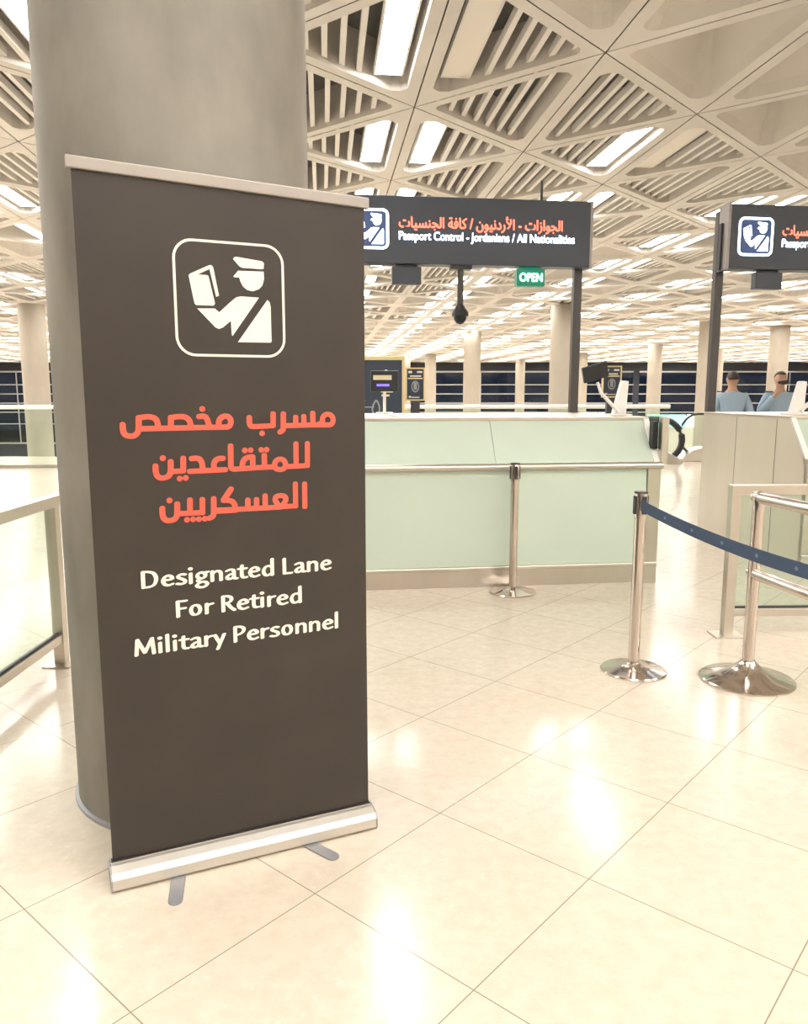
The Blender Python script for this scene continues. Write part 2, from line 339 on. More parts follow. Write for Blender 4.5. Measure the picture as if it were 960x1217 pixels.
POLYS= [[(0.0059, 1.7741), (0.0091, 1.7791), (0.0158, 1.7807), (0.0868, 1.7735), (0.0927, 1.7685), (0.0915, 1.7539), (0.0874, 1.7517), (0.0306, 1.752), (0.0228, 1.7556)], [(0.0051, 1.7274), (0.0144, 1.7381), (0.0185, 1.7436), (0.0913, 1.7455), (0.0919, 1.7256), (0.087, 1.708), (0.0767, 1.6967), (0.0584, 1.69), (0.0434, 1.6927), (0.0318, 1.7012), (0.025, 1.7134), (0.0215, 1.7253), (0.0082, 1.7253)], [(-0.1168, 1.7227), (-0.1132, 1.7277), (-0.061, 1.7532), (-0.0545, 1.754), (-0.0497, 1.7491), (-0.0363, 1.6738), (-0.0442, 1.6696), (-0.0599, 1.7429), (-0.0923, 1.7268), (-0.0669, 1.7268), (-0.0632, 1.7241), (-0.0479, 1.6517), (-0.0519, 1.6459), (-0.0992, 1.6453), (-0.1036, 1.6492)], [(-0.0969, 1.6364), (-0.0491, 1.6385), (-0.0371, 1.6287), (0.0023, 1.6643), (0.0123, 1.6716), (0.0242, 1.6745), (0.076, 1.6736), (-0.0018, 1.5657), (-0.0045, 1.5676), (-0.0055, 1.6067), (-0.0288, 1.5875), (-0.0395, 1.5834), (-0.049, 1.5872)], [(0.1001, 1.6686), (0.1068, 1.6615), (0.109, 1.6492), (0.1093, 1.5533), (0.1064, 1.5497), (0.0123, 1.5488)]]
FRAME= [(-0.1534, 1.8166), (0.1467, 1.8185), (0.1452, 1.5113), (-0.154, 1.5083)]
LINES= [[(-0.2812, 0.8648), (0.2774, 0.8671), (-0.2801, 0.9169)], [(-0.1906, 0.7704), (0.1835, 0.773), (-0.1899, 0.8209)], [(-0.3077, 0.6717), (0.301, 0.6782), (-0.3035, 0.7216)]]
# ------------------------------------------------------------------ the room
ZC = 4.40                                     # underside of the ceiling ribs
mb = MB(); mb.box(-46, 46, -12, 17.6, -.25, 0); struct(mb.build('floor', M['floor']))
mb = MB(); mb.box(-46, 46, 17.6, 79, -5.25, -5); struct(mb.build('floor_lower', M['floor']))
mb = MB(); mb.box(-46.3, -46, -12, 79, -5, 6); struct(mb.build('wall_left', M['wall_pale']))
mb = MB(); mb.box(46, 46.3, -12, 79, -5, 6); struct(mb.build('wall_right', M['wall_pale']))
mb = MB(); mb.box(-46, 46, -12.3, -12, -5, 6); struct(mb.build('wall_behind', M['wall_pale']))
# glazed end wall: dark spandrel above, panes below, horizontal bars
mb = MB(); mb.box(-46, 46, 78.6, 78.9, 3.6, 6); mb.box(-46, 46, 78.6, 78.9, -5, -3.6)
for x in range(-46, 47, 23): mb.box(x - .3, x + .3, 78.6, 78.9, -3.6, 3.6)
struct(mb.build('wall_back', M['wall']))
for i, x in enumerate(range(-46, 46, 23)):
    fr = MB(); fr.box(x + .3, x + 22.7, 78.55, 78.7, -3.6, -3.45); fr.box(x + .3, x + 22.7, 78.55, 78.7, 3.45, 3.6)
    for z in (2.25, 1.35, .45, -.45, -1.6): fr.box(x + .3, x + 22.7, 78.5, 78.6, z - .045, z + .045)
    for k in range(1, 3): fr.box(x + k*7.6 - .04, x + k*7.6 + .04, 78.6, 78.7, -3.45, 3.45)
    wo = struct(fr.build('window_%d' % (i + 1), M['mullion']))
    g = MB(); g.box(x + .3, x + 22.7, 78.72, 78.74, -3.45, 3.45); g.build('pane', M['window'], wo)
mb = MB(); mb.box(-80, 80, 79, 140, -5.3, -5.2); struct(mb.build('ground_outside', M['night']))

# ceiling: square rib grid with one diagonal, deep coffers, slatted coffers
N0 = Vector((.11, 8.83)); GA = Vector((1.385, 1.545)); GB = Vector((1.68, -1.34))
def node(i, j): return N0 + GA*i + GB*j
DD = (GA - GB).normalized()                    # direction of the diagonal ribs and of the slats
def lit_rib(i, j):
    """fixtures flank the diagonal rib from node (i, j) to node (i+1, j-1)"""
    if (i + j) % 2: return False
    y = (node(i, j).y + node(i + 1, j - 1).y) / 2
    x = (node(i, j).x + node(i + 1, j - 1).x) / 2
    if y < 4.5: return x > -3.6  # unseen fixtures above and behind the camera, added to brighten the foreground
    return j <= 1 or y > 15
def hash01(i, j, k=0): return random.Random(i*7919 + j*104729 + k*131).random()
def inset_round(T, d, r, seg):
    """triangle T inset by d, corners rounded; returns list of arcs, one per corner"""
    n = 3; L = []
    for k in range(n):
        a = T[k]; b = T[(k+1) % n]; e = (b - a).normalized(); nn = Vector((-e.y, e.x)); L.append((a + nn*d, e))
    C_ = []
    for k in range(n):
        (p, e), (q, f) = L[k-1], L[k]
        den = e.x*f.y - e.y*f.x; t = ((q - p).x*f.y - (q - p).y*f.x)/den
        C_.append(p + e*t)
    arcs = []
    for k in range(n):
        c = C_[k]; u = (C_[k-1] - c).normalized(); v = (C_[(k+1) % n] - c).normalized()
        half = math.acos(max(-1, min(1, u.dot(v))))/2; dist = r/math.tan(half); ctr = c + (u + v).normalized()*r/math.sin(half)
        p0 = c + u*dist; p1 = c + v*dist; arc = []
        for s_ in range(seg + 1):
            t = s_/seg; q = p0.lerp(p1, t) - ctr
            arc.append(ctr + q.normalized()*r)
        arcs.append(arc)
    return arcs, C_
ceil = MB(); slat = MB()
I0, I1, J0, J1 = -24, 44, -40, 40
for i in range(I0, I1):
    for j in range(J0, J1):
        c = node(i + .5, j + .5)
        if not (-10 < c.y < 78 and abs(c.x) < 44): continue
        vis = 5 < c.y < 78 and abs(c.x) < .56*c.y + 3
        near = vis and c.y < 24
        for t in (0, 1):
            T = [node(i, j), node(i+1, j), node(i, j+1)] if t == 0 else [node(i+1, j+1), node(i, j+1), node(i+1, j)]
            if (T[1]-T[0]).cross(T[2]-T[0]) < 0: T = [T[0], T[2], T[1]]
            gap = .006 if near else 0
            if gap:
                _, To = inset_round(T, gap, .001, 1)
            else: To = T
            d = .125; seg = 4 if near else 1
            arcs, ic = inset_round(T, d, .11, seg)
            # is this triangle beside a lit rib?  its diagonal runs (i, j+1) -> (i+1, j)
            lit = lit_rib(i, j + 1)
            cen = (T[0] + T[1] + T[2])/3
            if j >= 1 and cen.y < 16: grille = False
            elif j >= 0 and i >= 3 and cen.y < 16.5 and not lit: grille = False
            elif cen.y < 15: grille = True
            else: grille = hash01(i, j, t) < (.55 if cen.y < 24 else .3)
            ring = [p for a_ in arcs for p in a_]; n = len(ring)
            z0 = ZC
            base = [(p.x, p.y, z0) for p in To] + [(p.x, p.y, z0) for p in ring]
            fs = []; st = 3; starts = []
            for a_ in arcs: starts.append(st); st += len(a_)
            for k in range(3):
                s0 = starts[k]; e0 = s0 + len(arcs[k]) - 1
                for q in range(s0, e0): fs.append((k, q, q + 1))
                fs.append((k, e0, starts[(k+1) % 3], (k+1) % 3))
            ceil.add(base, fs)
            if grille or lit:
                zt = z0 + .42
                ceil.add([(p.x, p.y, z0) for p in ring] + [(p.x, p.y, zt) for p in ring], [(k, (k+1) % n, n + (k+1) % n, n + k) for k in range(n)])
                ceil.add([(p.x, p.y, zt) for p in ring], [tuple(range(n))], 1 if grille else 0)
                if grille and vis and cen.y < 45:
                    nn = Vector((-DD.y, DD.x)); step = .165 if cen.y < 24 else .33; hw = .026 if cen.y < 24 else .06
                    offs = [p.dot(nn) for p in ic]; o_ = min(offs); hi = max(offs)
                    # the diagonal edge of this cell lies at the offset shared by two corners
                    dg = sorted(offs)[1]
                    k0 = 0
                    cnt = int((hi - o_)/step)
                    for q in range(1, cnt + 1):
                        oo = (dg + q*step) if abs(dg - o_) < .05 else (dg - q*step)
                        if abs(oo - dg) < (.42 if lit else .08): continue
                        if not (o_ + .04 < oo < hi - .05): continue
                        # clip the line p = nn*oo + DD*s with the inset triangle
                        ss = []
                        for k in range(3):
                            a_, b_ = ic[k], ic[(k+1) % 3]; da, db = a_.dot(nn) - oo, b_.dot(nn) - oo
                            if da*db < 0: ss.append((a_ + (b_ - a_)*(da/(da - db))).dot(DD))
                        if len(ss) < 2: continue
                        s0, s1 = min(ss), max(ss)
                        if s1 - s0 < .12: continue
                        P = [nn*(oo + sx*hw) + DD*ss_ for ss_ in (s0 - .02, s1 + .02) for sx in (-1, 1)]
                        zz0, zz1 = z0 + .05, z0 + .13
                        slat.add([(p.x, p.y, zz0) for p in P] + [(p.x, p.y, zz1) for p in P], [(0,1,3,2),(4,5,7,6),(0,1,5,4),(2,3,7,6),(0,2,6,4),(1,3,7,5)])
            else:
                zt = z0 + .62
                ctr = Vector((sum(p.x for p in ic)/3, sum(p.y for p in ic)/3))
                m1 = [ctr + (p - ctr)*.93 for p in ring]; m2 = [ctr + (p - ctr)*.30 for p in ring]
                ceil.add([(p.x, p.y, z0) for p in ring] + [(p.x, p.y, z0 + .10) for p in m1] + [(p.x, p.y, zt) for p in m2],
                         [(k, (k+1) % n, n + (k+1) % n, n + k) for k in range(n)] + [(n + k, n + (k+1) % n, 2*n + (k+1) % n, 2*n + k) for k in range(n)] + [tuple(range(2*n, 3*n))])
co = struct(ceil.build('ceiling', [M['ceil'], M['void']], recalc=False))
slat.build('slat_grille', M['slat'], co)
mb = MB(); mb.box(-46, 46, -12, 79, 5.3, 5.5); struct(mb.build('ceiling_slab', M['void']))

# ceiling lights: a pair of long recessed fixtures beside each lit diagonal rib
LL, LW = 1.62, .25
LROT = math.atan2(DD.y, DD.x) - PI/2
def fixture(name, lit=True, width=LW, frame=True):
    m_ = MB(); m_.box(-width/2, width/2, -LL/2, LL/2, 0, .02)
    o = m_.build(name, [M['slat'], M['diffuser'] if lit else M['unlit']])
    for pg in o.data.polygons: pg.material_index = 1 if pg.normal.z < -.5 else 0
    if frame:
        f = MB(); t = .02
        f.box(-width/2 - t, -width/2, -LL/2 - t, LL/2 + t, -.005, .06); f.box(width/2, width/2 + t, -LL/2 - t, LL/2 + t, -.005, .06)
        f.box(-width/2, width/2, -LL/2 - t, -LL/2, -.005, .06); f.box(-width/2, width/2, LL/2, LL/2 + t, -.005, .06)
        f.build('housing', M['slat'], o)
    return o
spots = []
for i in range(I0, I1):
    for j in range(J0, J1):
        if not lit_rib(i, j): continue
        a = node(i, j); b = node(i + 1, j - 1); c = (a + b)/2
        if not (-9 < c.y < 76 and abs(c.x) < 43): continue
        for s_ in (-1, 1):
            p = c + Vector((-DD.y, DD.x))*(.33*s_)*-1     # s_ = -1 is the left of the rib seen from the camera
            spots.append((p.x, p.y, i, j, s_))
NAMED = {   # fixtures large enough to tell apart
    (-1, 1, -1): ('wide lit ceiling panel beside the top right edge of the round concrete column', True),
    (-1, 1, 1): ('unlit pale ceiling panel right of the rib near the top edge', False),
    (0, 0, -1): ('lit ceiling panel left of the rib above the left end of the black hanging sign', True),
    (0, 0, 1): ('lit ceiling panel right of the rib above the left end of the black hanging sign', True),
    (1, 1, -1): ('lit ceiling panel left of the rib, high between the two hanging signs', True),
    (1, 1, 1): ('unlit white ceiling panel right of the rib, high between the two hanging signs', False),
}
in_view = lambda x, y: y > 6.2 and abs(x) < .50*y + .6
cand = sorted([s_ for s_ in spots if in_view(s_[0], s_[1]) and (s_[2], s_[3], s_[4]) not in NAMED], key=lambda q: q[1])
for (x, y, i, j, s_) in spots:
    k = NAMED.get((i, j, s_))
    if not k: continue
    o = fixture('ceiling_light', k[1]); o.location = (x, y, ZC + .075); o.rotation_euler = (0, 0, LROT)
    tag(o, k[0], 'ceiling light', 'recessed ceiling lights near the signs')
proto_near = fixture('ceiling_light'); proto_far = fixture('ceiling_light', frame=False)
ones = set()
for q, (x, y, i, j, s_) in enumerate(cand[:240]):
    near = y < 22
    src = proto_near if near else proto_far
    o = copy_tree(src); o.location = (x, y, ZC + .075); o.rotation_euler = (0, 0, LROT); ones.add((i, j, s_))
    if near: tag(o, 'lit white ceiling panel set in the concrete ribs of the middle distance', 'ceiling light', 'middle distance ceiling lights')
    else: tag(o, 'small bright ceiling panel far away above the row of columns', 'ceiling light', 'distant ceiling lights')
for p_ in (proto_near, proto_far):
    for ch in list(p_.children): bpy.data.objects.remove(ch)
    bpy.data.objects.remove(p_)
rest = MB(); cs, sn = math.cos(LROT), math.sin(LROT)
for (x, y, i, j, s_) in spots:
    if (i, j, s_) in ones or (i, j, s_) in NAMED: continue
    P = [(dx*cs - dy*sn + x, dx*sn + dy*cs + y, ZC + .075) for dx, dy in ((-LW/2, -LL/2), (-LW/2, LL/2), (LW/2, LL/2), (LW/2, -LL/2))]
    rest.add(P, [(0, 1, 2, 3)])
tag(rest.build('ceiling_lights_far_and_unseen', M['diffuser'], recalc=False), 'rows of tiny far ceiling lights, plus added unseen fixtures above and behind the camera', 'ceiling light', kind='stuff')  # far rows together with the added out-of-view fixtures that light the foreground

# ------------------------------------------------------------------ columns
def column(x, y, z0, label, m, r=.43, group=None, skirt=False):
    prof = [(r, 0), (r, ZC + .02 - z0)]
    b = MB(); b.lathe(prof, n=64 if skirt else 32)
    o = b.build('concrete_column', m, smooth=True, loc=(x, y, z0)); tag(o, label, 'column', group)
    if skirt:
        q = MB(); q.lathe([(r + .004, 0), (r + .012, 0), (r + .012, .012), (r + .004, .014)], n=64); q.build('base_ring', M['alu_dull'], o, smooth=True)
        for z in (1.15, 2.6):
            pass
    return o
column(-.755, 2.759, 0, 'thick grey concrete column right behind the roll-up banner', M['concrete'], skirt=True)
FARCOLS = [(5.5, 27.7, 'broad far column just left of the hanging sign post'), (3.4, 39.8, 'beige far column below the hanging camera'),
           (12.9, 33.8, 'beige far column above the escalator handrail'), (17.0, 36.2, 'beige far column behind the officer facing front'),
           (15.6, 49.5, 'slim far column right of the hanging sign post, above the glass counter end'), (2.07, 62, 'slim far column right of the small far totem sign'),
           (10.6, 72.5, 'slimmest far column, between two dark window bays'), (-12.7, 27.4, 'beige far column left of the big column, behind the glass balustrade'),
           (22.0, 56, 'far column peeping left of the second sign post'), (13.4, 60, 'far column half hidden by the hanging sign post'),
           (.1, 66, 'far column partly behind the small totem sign')]
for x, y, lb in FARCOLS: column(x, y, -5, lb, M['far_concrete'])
# ------------------------------------------------------------------ roll-up banner
BR = thing('roll_up_banner', 'tall dark brown roll-up banner with red and white lettering before the big column', 'banner', (-.47983, 2.24843, 0), math.radians(24.5135))
BW = .815/2
def top_z(u): return 1.998 - (u + BW)/.815*.025          # the top bar hangs a touch low on one side
pb = MB()
nu, nz = 24, 40
vs = []
for side in (0, 1):
    for i in range(nu + 1):
        for k in range(nz + 1):
            u = -BW + .010 + (.815 - .020)*i/nu
            z = .062 + (top_z(u) - .02 - .062)*k/nz
            # the sheet bows very slightly towards its edges
            y = -.001 + .006*(abs(2*i/nu - 1))**3*math.sin(PI*k/nz) + side*.0012
            vs.append((u, y, z))
fs = []; S_ = (nu+1)*(nz+1)
for side in (0, 1):
    for i in range(nu):
        for k in range(nz):
            a = side*S_ + i*(nz+1) + k; fs.append((a, a + nz + 1, a + nz + 2, a + 1))
for i in range(nu):
    for k in (0, nz):
        a = i*(nz+1) + k; b = a + nz + 1; fs.append((a, b, b + S_, a + S_))
for k in range(nz):
    for i in (0, nu):
        a = i*(nz+1) + k; b = a + 1; fs.append((a, b, b + S_, a + S_))
pb.add(vs, fs); pb.build('panel', M['banner'], BR, smooth=True)
PF = lambda p: (p[0], -.0022, p[1])
lt = Ink()
nr = [(x, y*.92) for x, y in nib_oct(.0080, 12, .45)]
for st in SMOOTH: pen(lt, smooth_path(st, 5), [(x, y*.92) for x, y in nib_oct(.0080, 14, .15)])
for st in STRAIGHT: pen(lt, st, nr)
for d in DOTS: pen(lt, [d, (d[0] + .0005, d[1])], nib_oct(.0080, 16))
lt.build('arabic_lettering', M['red_ink'], BR, PF)
# pictogram in a rounded square
def pictogram_polys(): return POLYS
def rounded_square(cx, cz, hw, hh, r, n=8):
    out = []
    for sx, sz, a0 in ((1, 1, 0), (-1, 1, 90), (-1, -1, 180), (1, -1, 270)):
        for k in range(n + 1):
            a = math.radians(a0 + 90*k/n); out.append((cx + sx*(hw - r) + r*math.cos(a), cz + sz*(hh - r) + r*math.sin(a)))
    return out + [out[0]]
PCX, PCZ, PHW = -.0039, 1.6637, .1520
ic = Ink()
pen(ic, rounded_square(PCX, PCZ, .1505, .1530, .050), nib_oct(.0036, 10))
for pl in POLYS: ic.flat(pl)
ic.build('officer_pictogram', M['white_ink'], BR, PF)
# English lettering drawn with a slanted broad nib
GL = {
 'D': (.80, [('l', (.14,.06),(.14,.94)), ('s', (.14,.925),(.34,.92),(.56,.82),(.66,.52),(.58,.20),(.38,.08),(.14,.075))]),
 'e': (.60, [('s', (.13,.36),(.34,.37),(.50,.41),(.47,.54),(.34,.61),(.20,.53),(.13,.34),(.19,.14),(.34,.065),(.51,.12))]),
 's': (.52, [('s', (.43,.58),(.29,.61),(.16,.54),(.17,.43),(.31,.34),(.42,.24),(.40,.11),(.25,.065),(.10,.10))]),
 'i': (.30, [('l', (.14,.06),(.14,.60)), ('d', (.14,.87))]),
 'g': (.60, [('s', (.28,.61),(.14,.52),(.13,.36),(.27,.26),(.43,.34),(.44,.52),(.28,.61)), ('l', (.38,.59),(.56,.61)), ('s', (.20,.27),(.13,.15),(.26,.08),(.44,.05),(.52,-.08),(.40,-.22),(.20,-.23),(.08,-.13),(.16,.0),(.30,.06))]),
 'n': (.64, [('l', (.14,.06),(.14,.61)), ('s', (.14,.44),(.26,.57),(.40,.60),(.50,.50),(.51,.34)), ('l', (.51,.36),(.51,.06))]),
 'a': (.58, [('s', (.13,.55),(.27,.61),(.40,.57),(.43,.44)), ('l', (.43,.46),(.43,.14)), ('s', (.43,.16),(.47,.08),(.55,.07)), ('s', (.43,.36),(.26,.33),(.13,.20),(.19,.075),(.33,.10),(.43,.22))]),
 't': (.42, [('s', (.20,.78),(.19,.5),(.19,.22),(.25,.09),(.39,.08)), ('l', (.06,.60),(.38,.60))]),
 'd': (.66, [('l', (.52,.06),(.52,1.0)), ('s', (.52,.54),(.38,.61),(.22,.56),(.13,.34),(.19,.12),(.33,.065),(.52,.20))]),
 'L': (.54, [('l', (.14,.07),(.14,.94)), ('l', (.14,.07),(.46,.07))]),
 'F': (.54, [('l', (.14,.06),(.14,.93)), ('l', (.14,.925),(.48,.925)), ('l', (.14,.51),(.43,.51))]),
 'o': (.64, [('s', (.32,.61),(.19,.55),(.13,.34),(.19,.12),(.32,.065),(.45,.13),(.51,.34),(.45,.55),(.32,.61))]),
 'r': (.43, [('l', (.14,.06),(.14,.61)), ('s', (.14,.40),(.23,.55),(.39,.59))]),
 'R': (.67, [('l', (.14,.06),(.14,.93)), ('s', (.14,.925),(.33,.92),(.48,.82),(.48,.64),(.34,.53),(.14,.50)), ('s', (.31,.51),(.45,.26),(.62,.07))]),
 'M': (.94, [('l', (.12,.06),(.18,.93)), ('l', (.18,.90),(.46,.16)), ('l', (.46,.16),(.76,.92)), ('l', (.76,.93),(.82,.06))]),
 'l': (.30, [('l', (.14,.06),(.14,1.0))]),
 'y': (.56, [('l', (.09,.61),(.29,.12)), ('l', (.49,.61),(.20,-.22))]),
 'P': (.60, [('l', (.14,.06),(.14,.93)), ('s', (.14,.925),(.33,.92),(.50,.82),(.50,.62),(.34,.48),(.14,.45))]),
 ' ': (.27, [])}
def write_line(mb, text, a, b, cap, nib_s=(.090, .058, .30)):
    W_ = sum(GL[c][0] for c in text) - .10; x = 0
    kx = (b[0] - a[0])/W_; sl = (b[1] - a[1])/(b[0] - a[0])
    nib = [(n[0]*kx*.98, n[1]*cap) for n in nib_ell(*nib_s)]
    dot = [(.105*kx*math.cos(t), .095*cap*math.sin(t)) for t in [2*PI*k/14 for k in range(14)]]
    for c in text:
        adv, sts = GL[c]
        for st in sts:
            pts = list(st[1:])
            if st[0] == 's': pts = smooth_path(pts, 5)
            q = [(a[0] + (x + px - .04)*kx, a[1] + (x + px)*kx*sl + pz*cap) for px, pz in pts]
            if st[0] == 'd': pen(mb, [q[0], (q[0][0] + 1e-4, q[0][1])], dot)
            else: pen(mb, q, nib)
        x += adv
en = Ink()
for t, (a, b, c) in zip(('Designated Lane', 'For Retired', 'Military Personnel'), LINES): write_line(en, t, a, b, .0515)
en.build('english_lettering', M['white_ink'], BR, PF)
# top clamp bar, cassette, swivel feet, rear pole
X = Matrix.Identity(4)
tb = MB()
def tbx(z0, z1, y0, y1):
    vs = []
    for u in (-BW - .003, BW + .003):
        for y, dz in ((y0, z0), (y1, z0), (y1, z1), (y0, z1)): vs.append((u, y, top_z(u) + dz))
    tb.add(vs, [(0,1,2,3),(4,5,6,7),(0,1,5,4),(1,2,6,5),(2,3,7,6),(3,0,4,7)])
tbx(-.030, .001, -.011, .009)
tb.build('top_bar', M['alu_bar'], BR, bevel=.003)
cs_ = MB()
prof = [(-.050, .004), (-.056, .012), (-.056, .040), (-.046, .056), (-.020, .066), (-.006, .066), (-.006, .070), (.010, .070), (.010, .064), (.040, .052), (.050, .036), (.050, .004)]
cs_.prism(prof, 'x', -BW + .004, BW - .004)
ca = cs_.build('cassette', M['alu'], BR, bevel=.001)
for sx, nm in ((-1, 'end_cap'), (1, 'end_cap')):
    e = MB(); u0 = sx*BW; e.prism([(y*1.02, z) for y, z in prof], 'x', min(u0, u0 - sx*.005), max(u0, u0 - sx*.005)); e.build(nm, M['alu_dull'], ca)
sl_ = MB(); sl_.box(-BW + .006, BW - .006, -.008, .012, .0695, .0725); sl_.build('slot_lip', M['black'], ca)
def foot(u0, u1, y1, y0=-.02):
    f = MB(); d = Vector((u1 - u0, y1 - y0)); L_ = d.length; e = d.normalized(); n_ = Vector((-e.y, e.x)); hw = .020
    pts = [Vector((u0, y0)) + n_*hw, Vector((u0, y0)) - n_*hw]
    c = Vector((u1, y1)) - e*hw
    for k in range(9):
        a = -PI/2 + PI*k/8; pts.append(c + e*hw*math.cos(a) + n_*hw*math.sin(a))
    f.prism([(p.x, p.y) for p in pts], 'z', .0, .0055)
    f.build('swivel_foot', M['alu_dull'], BR, bevel=.0015)
foot(-.215, -.252, -.178); foot(.165, .232, -.158)
pl = MB(); pl.tube([(0, .03, .05), (0, .012, 1.98)], .008, 10); pl.build('support_pole', M['alu_dull'], BR, smooth=True)

# ------------------------------------------------------------------ passport control kiosks
KY = math.radians(7.25)
KD = 1.61
def kiosk(loc, sx, width, label, seams, first):
    R = thing('passport_kiosk', label, 'counter', loc, KY, 'passport control kiosks')
    def mk(): return MB()
    def bx(m, x0, x1, *r): a, b = sorted((sx*x0, sx*x1)); m.box(a, b, *r); return m
    def pr(m, poly, axis, a, b):
        if axis == 'x': a, b = sorted((sx*a, sx*b)); m.prism(poly, 'x', a, b)
        return m
    side = [(0, 0), (KD, 0), (KD, 1.215), (.25, 1.215), (.02, .885), (0, .885)]
    p = pr(mk(), side, 'x', 0, .03); sp = p.build('side_panel', M['kiosk_steel'], R)
    p = pr(mk(), side, 'x', width - .03, width); p.build('side_panel', M['steel'], R)
    for yy in (.42, 1.02):
        g = bx(mk(), -.0015, 0.0, yy, yy + .004, .02, 1.2 if yy > .3 else .9); g.build('panel_seam', M['dark_frame'], sp)
    bx(mk(), .035, width - .035, .02, .06, 0, .135).build('plinth', M['steel'], R)
    bx(mk(), .0, width, -.022, .03, .128, .158).build('kick_trim', M['steel'], R, bevel=.006)
    tube = mk(); tube.tube([(sx*-.005, -.022, .885), (sx*width, -.022, .885)], .026, 14); bx(tube, 0, width, -.02, .05, .862, .907)
    tube.build('waist_ledge', M['steel'], R, smooth=True)
    bx(mk(), .0, .10, -.012, .03, .0, .862).build('corner_post', M['steel'], R, bevel=.004)
    bx(mk(), width - .1, width, -.012, .03, .0, .862).build('corner_post', M['steel'], R, bevel=.004)
    xs = [.10] + [q - .13 for q in seams] + [width - .10]
    bx(mk(), .06, width - .06, .014, .022, .15, .87).build('backing', M['steel'], R)
    for a, b in zip(xs, xs[1:]):
        bx(mk(), a + .003, b - .003, .0, .012, .158, .862).build('front_glass', M['mint'], R, bevel=.002)
    xs = [.04] + seams + [width - .04]
    for a, b in zip(xs, xs[1:]):
        m = mk(); pr(m, [(.022, .905), (.034, .900), (.262, 1.205), (.250, 1.212)], 'x', a + .002, b - .002)
        m.build('sloping_glass', M['mint'], R)
    m = mk(); pr(m, [(.010, .905), (.036, .9), (.264, 1.21), (.244, 1.222)], 'x', .0, .042); m.build('edge_strip', M['white_edge'], R)
    m = mk(); bx(m, .0, width, .24, KD, 1.205, 1.23); m.build('counter_top', M['steel'], R, bevel=.004)
    for xx in ((.75, 1.35, 1.9) if first else (.8, 1.5)):
        bx(mk(), xx, xx + .008, .3, KD - .1, 1.2302, 1.2312).build('top_joint', M['dark_frame'], R)
    return R
K1 = kiosk((1.89, 5.75, 0), -1, 2.62, 'long pale green glass passport counter with steel trim under the hanging sign', [1.235], True)
# squared steel upright with a dark reader at the lane end of the glass counter
u_ = MB(); u_.box(-.002, .05, -.005, .06, .9, 1.235); u_.build('end_upright', M['steel'], K1, bevel=.003)
u_ = MB(); u_.box(-.045, -.003, .06, .12, 1.0, 1.2); u_.build('card_reader', M['black'], K1)
K2 = kiosk((3.09, 5.99, 0), 1, 2.5, 'passport kiosk showing its brushed steel side, at the right edge beyond the railings', [1.235], False)

# white jointed stands on the counter tops, each carrying a black screen
def desk_stand(loc, rz, sx, label, screen=True):
    R = thing('screen_stand', label, 'stand', loc, rz, 'white screen stands on the counters')
    b = MB(); b.box(-.09, .09, -.07, .07, 0, .012); b.build('foot_plate', M['white'], R, bevel=.003)
    u = MB(); u.prism([(-.05, .012), (.05, .012), (.062, .27), (.03, .275), (.015, .27)], 'y', -.035, .035); u.build('upright', M['white'], R, bevel=.004)
    a = MB(); a.tube([(-.02*sx, -.045, .03), (-.17*sx, -.045, .18)], .014, 10); a.tube([(-.17*sx, -.045, .18), (-.19*sx, -.02, .26)], .012, 10); a.build('arm', M['white'], R, smooth=True)
    if screen:
        s = MB(); Xm = Matrix.Translation((-.2*sx, 0, .34)) @ Matrix.Rotation(math.radians(-16), 4, 'Y') @ Matrix.Rotation(math.radians(14), 4, 'X')
        s.box(-.11, .10, -.014, .014, -.06, .065, 0, Xm); s.build('screen', M['black'], R, bevel=.006)
    return R
desk_stand((1.72, 6.33, 1.2315), KY, 1, 'white stand with tilted black screen on the right end of the glass counter')
desk_stand((3.25, 6.55, 1.2315), KY, -1, 'white angled stand on the steel kiosk at the right edge, no screen', False)
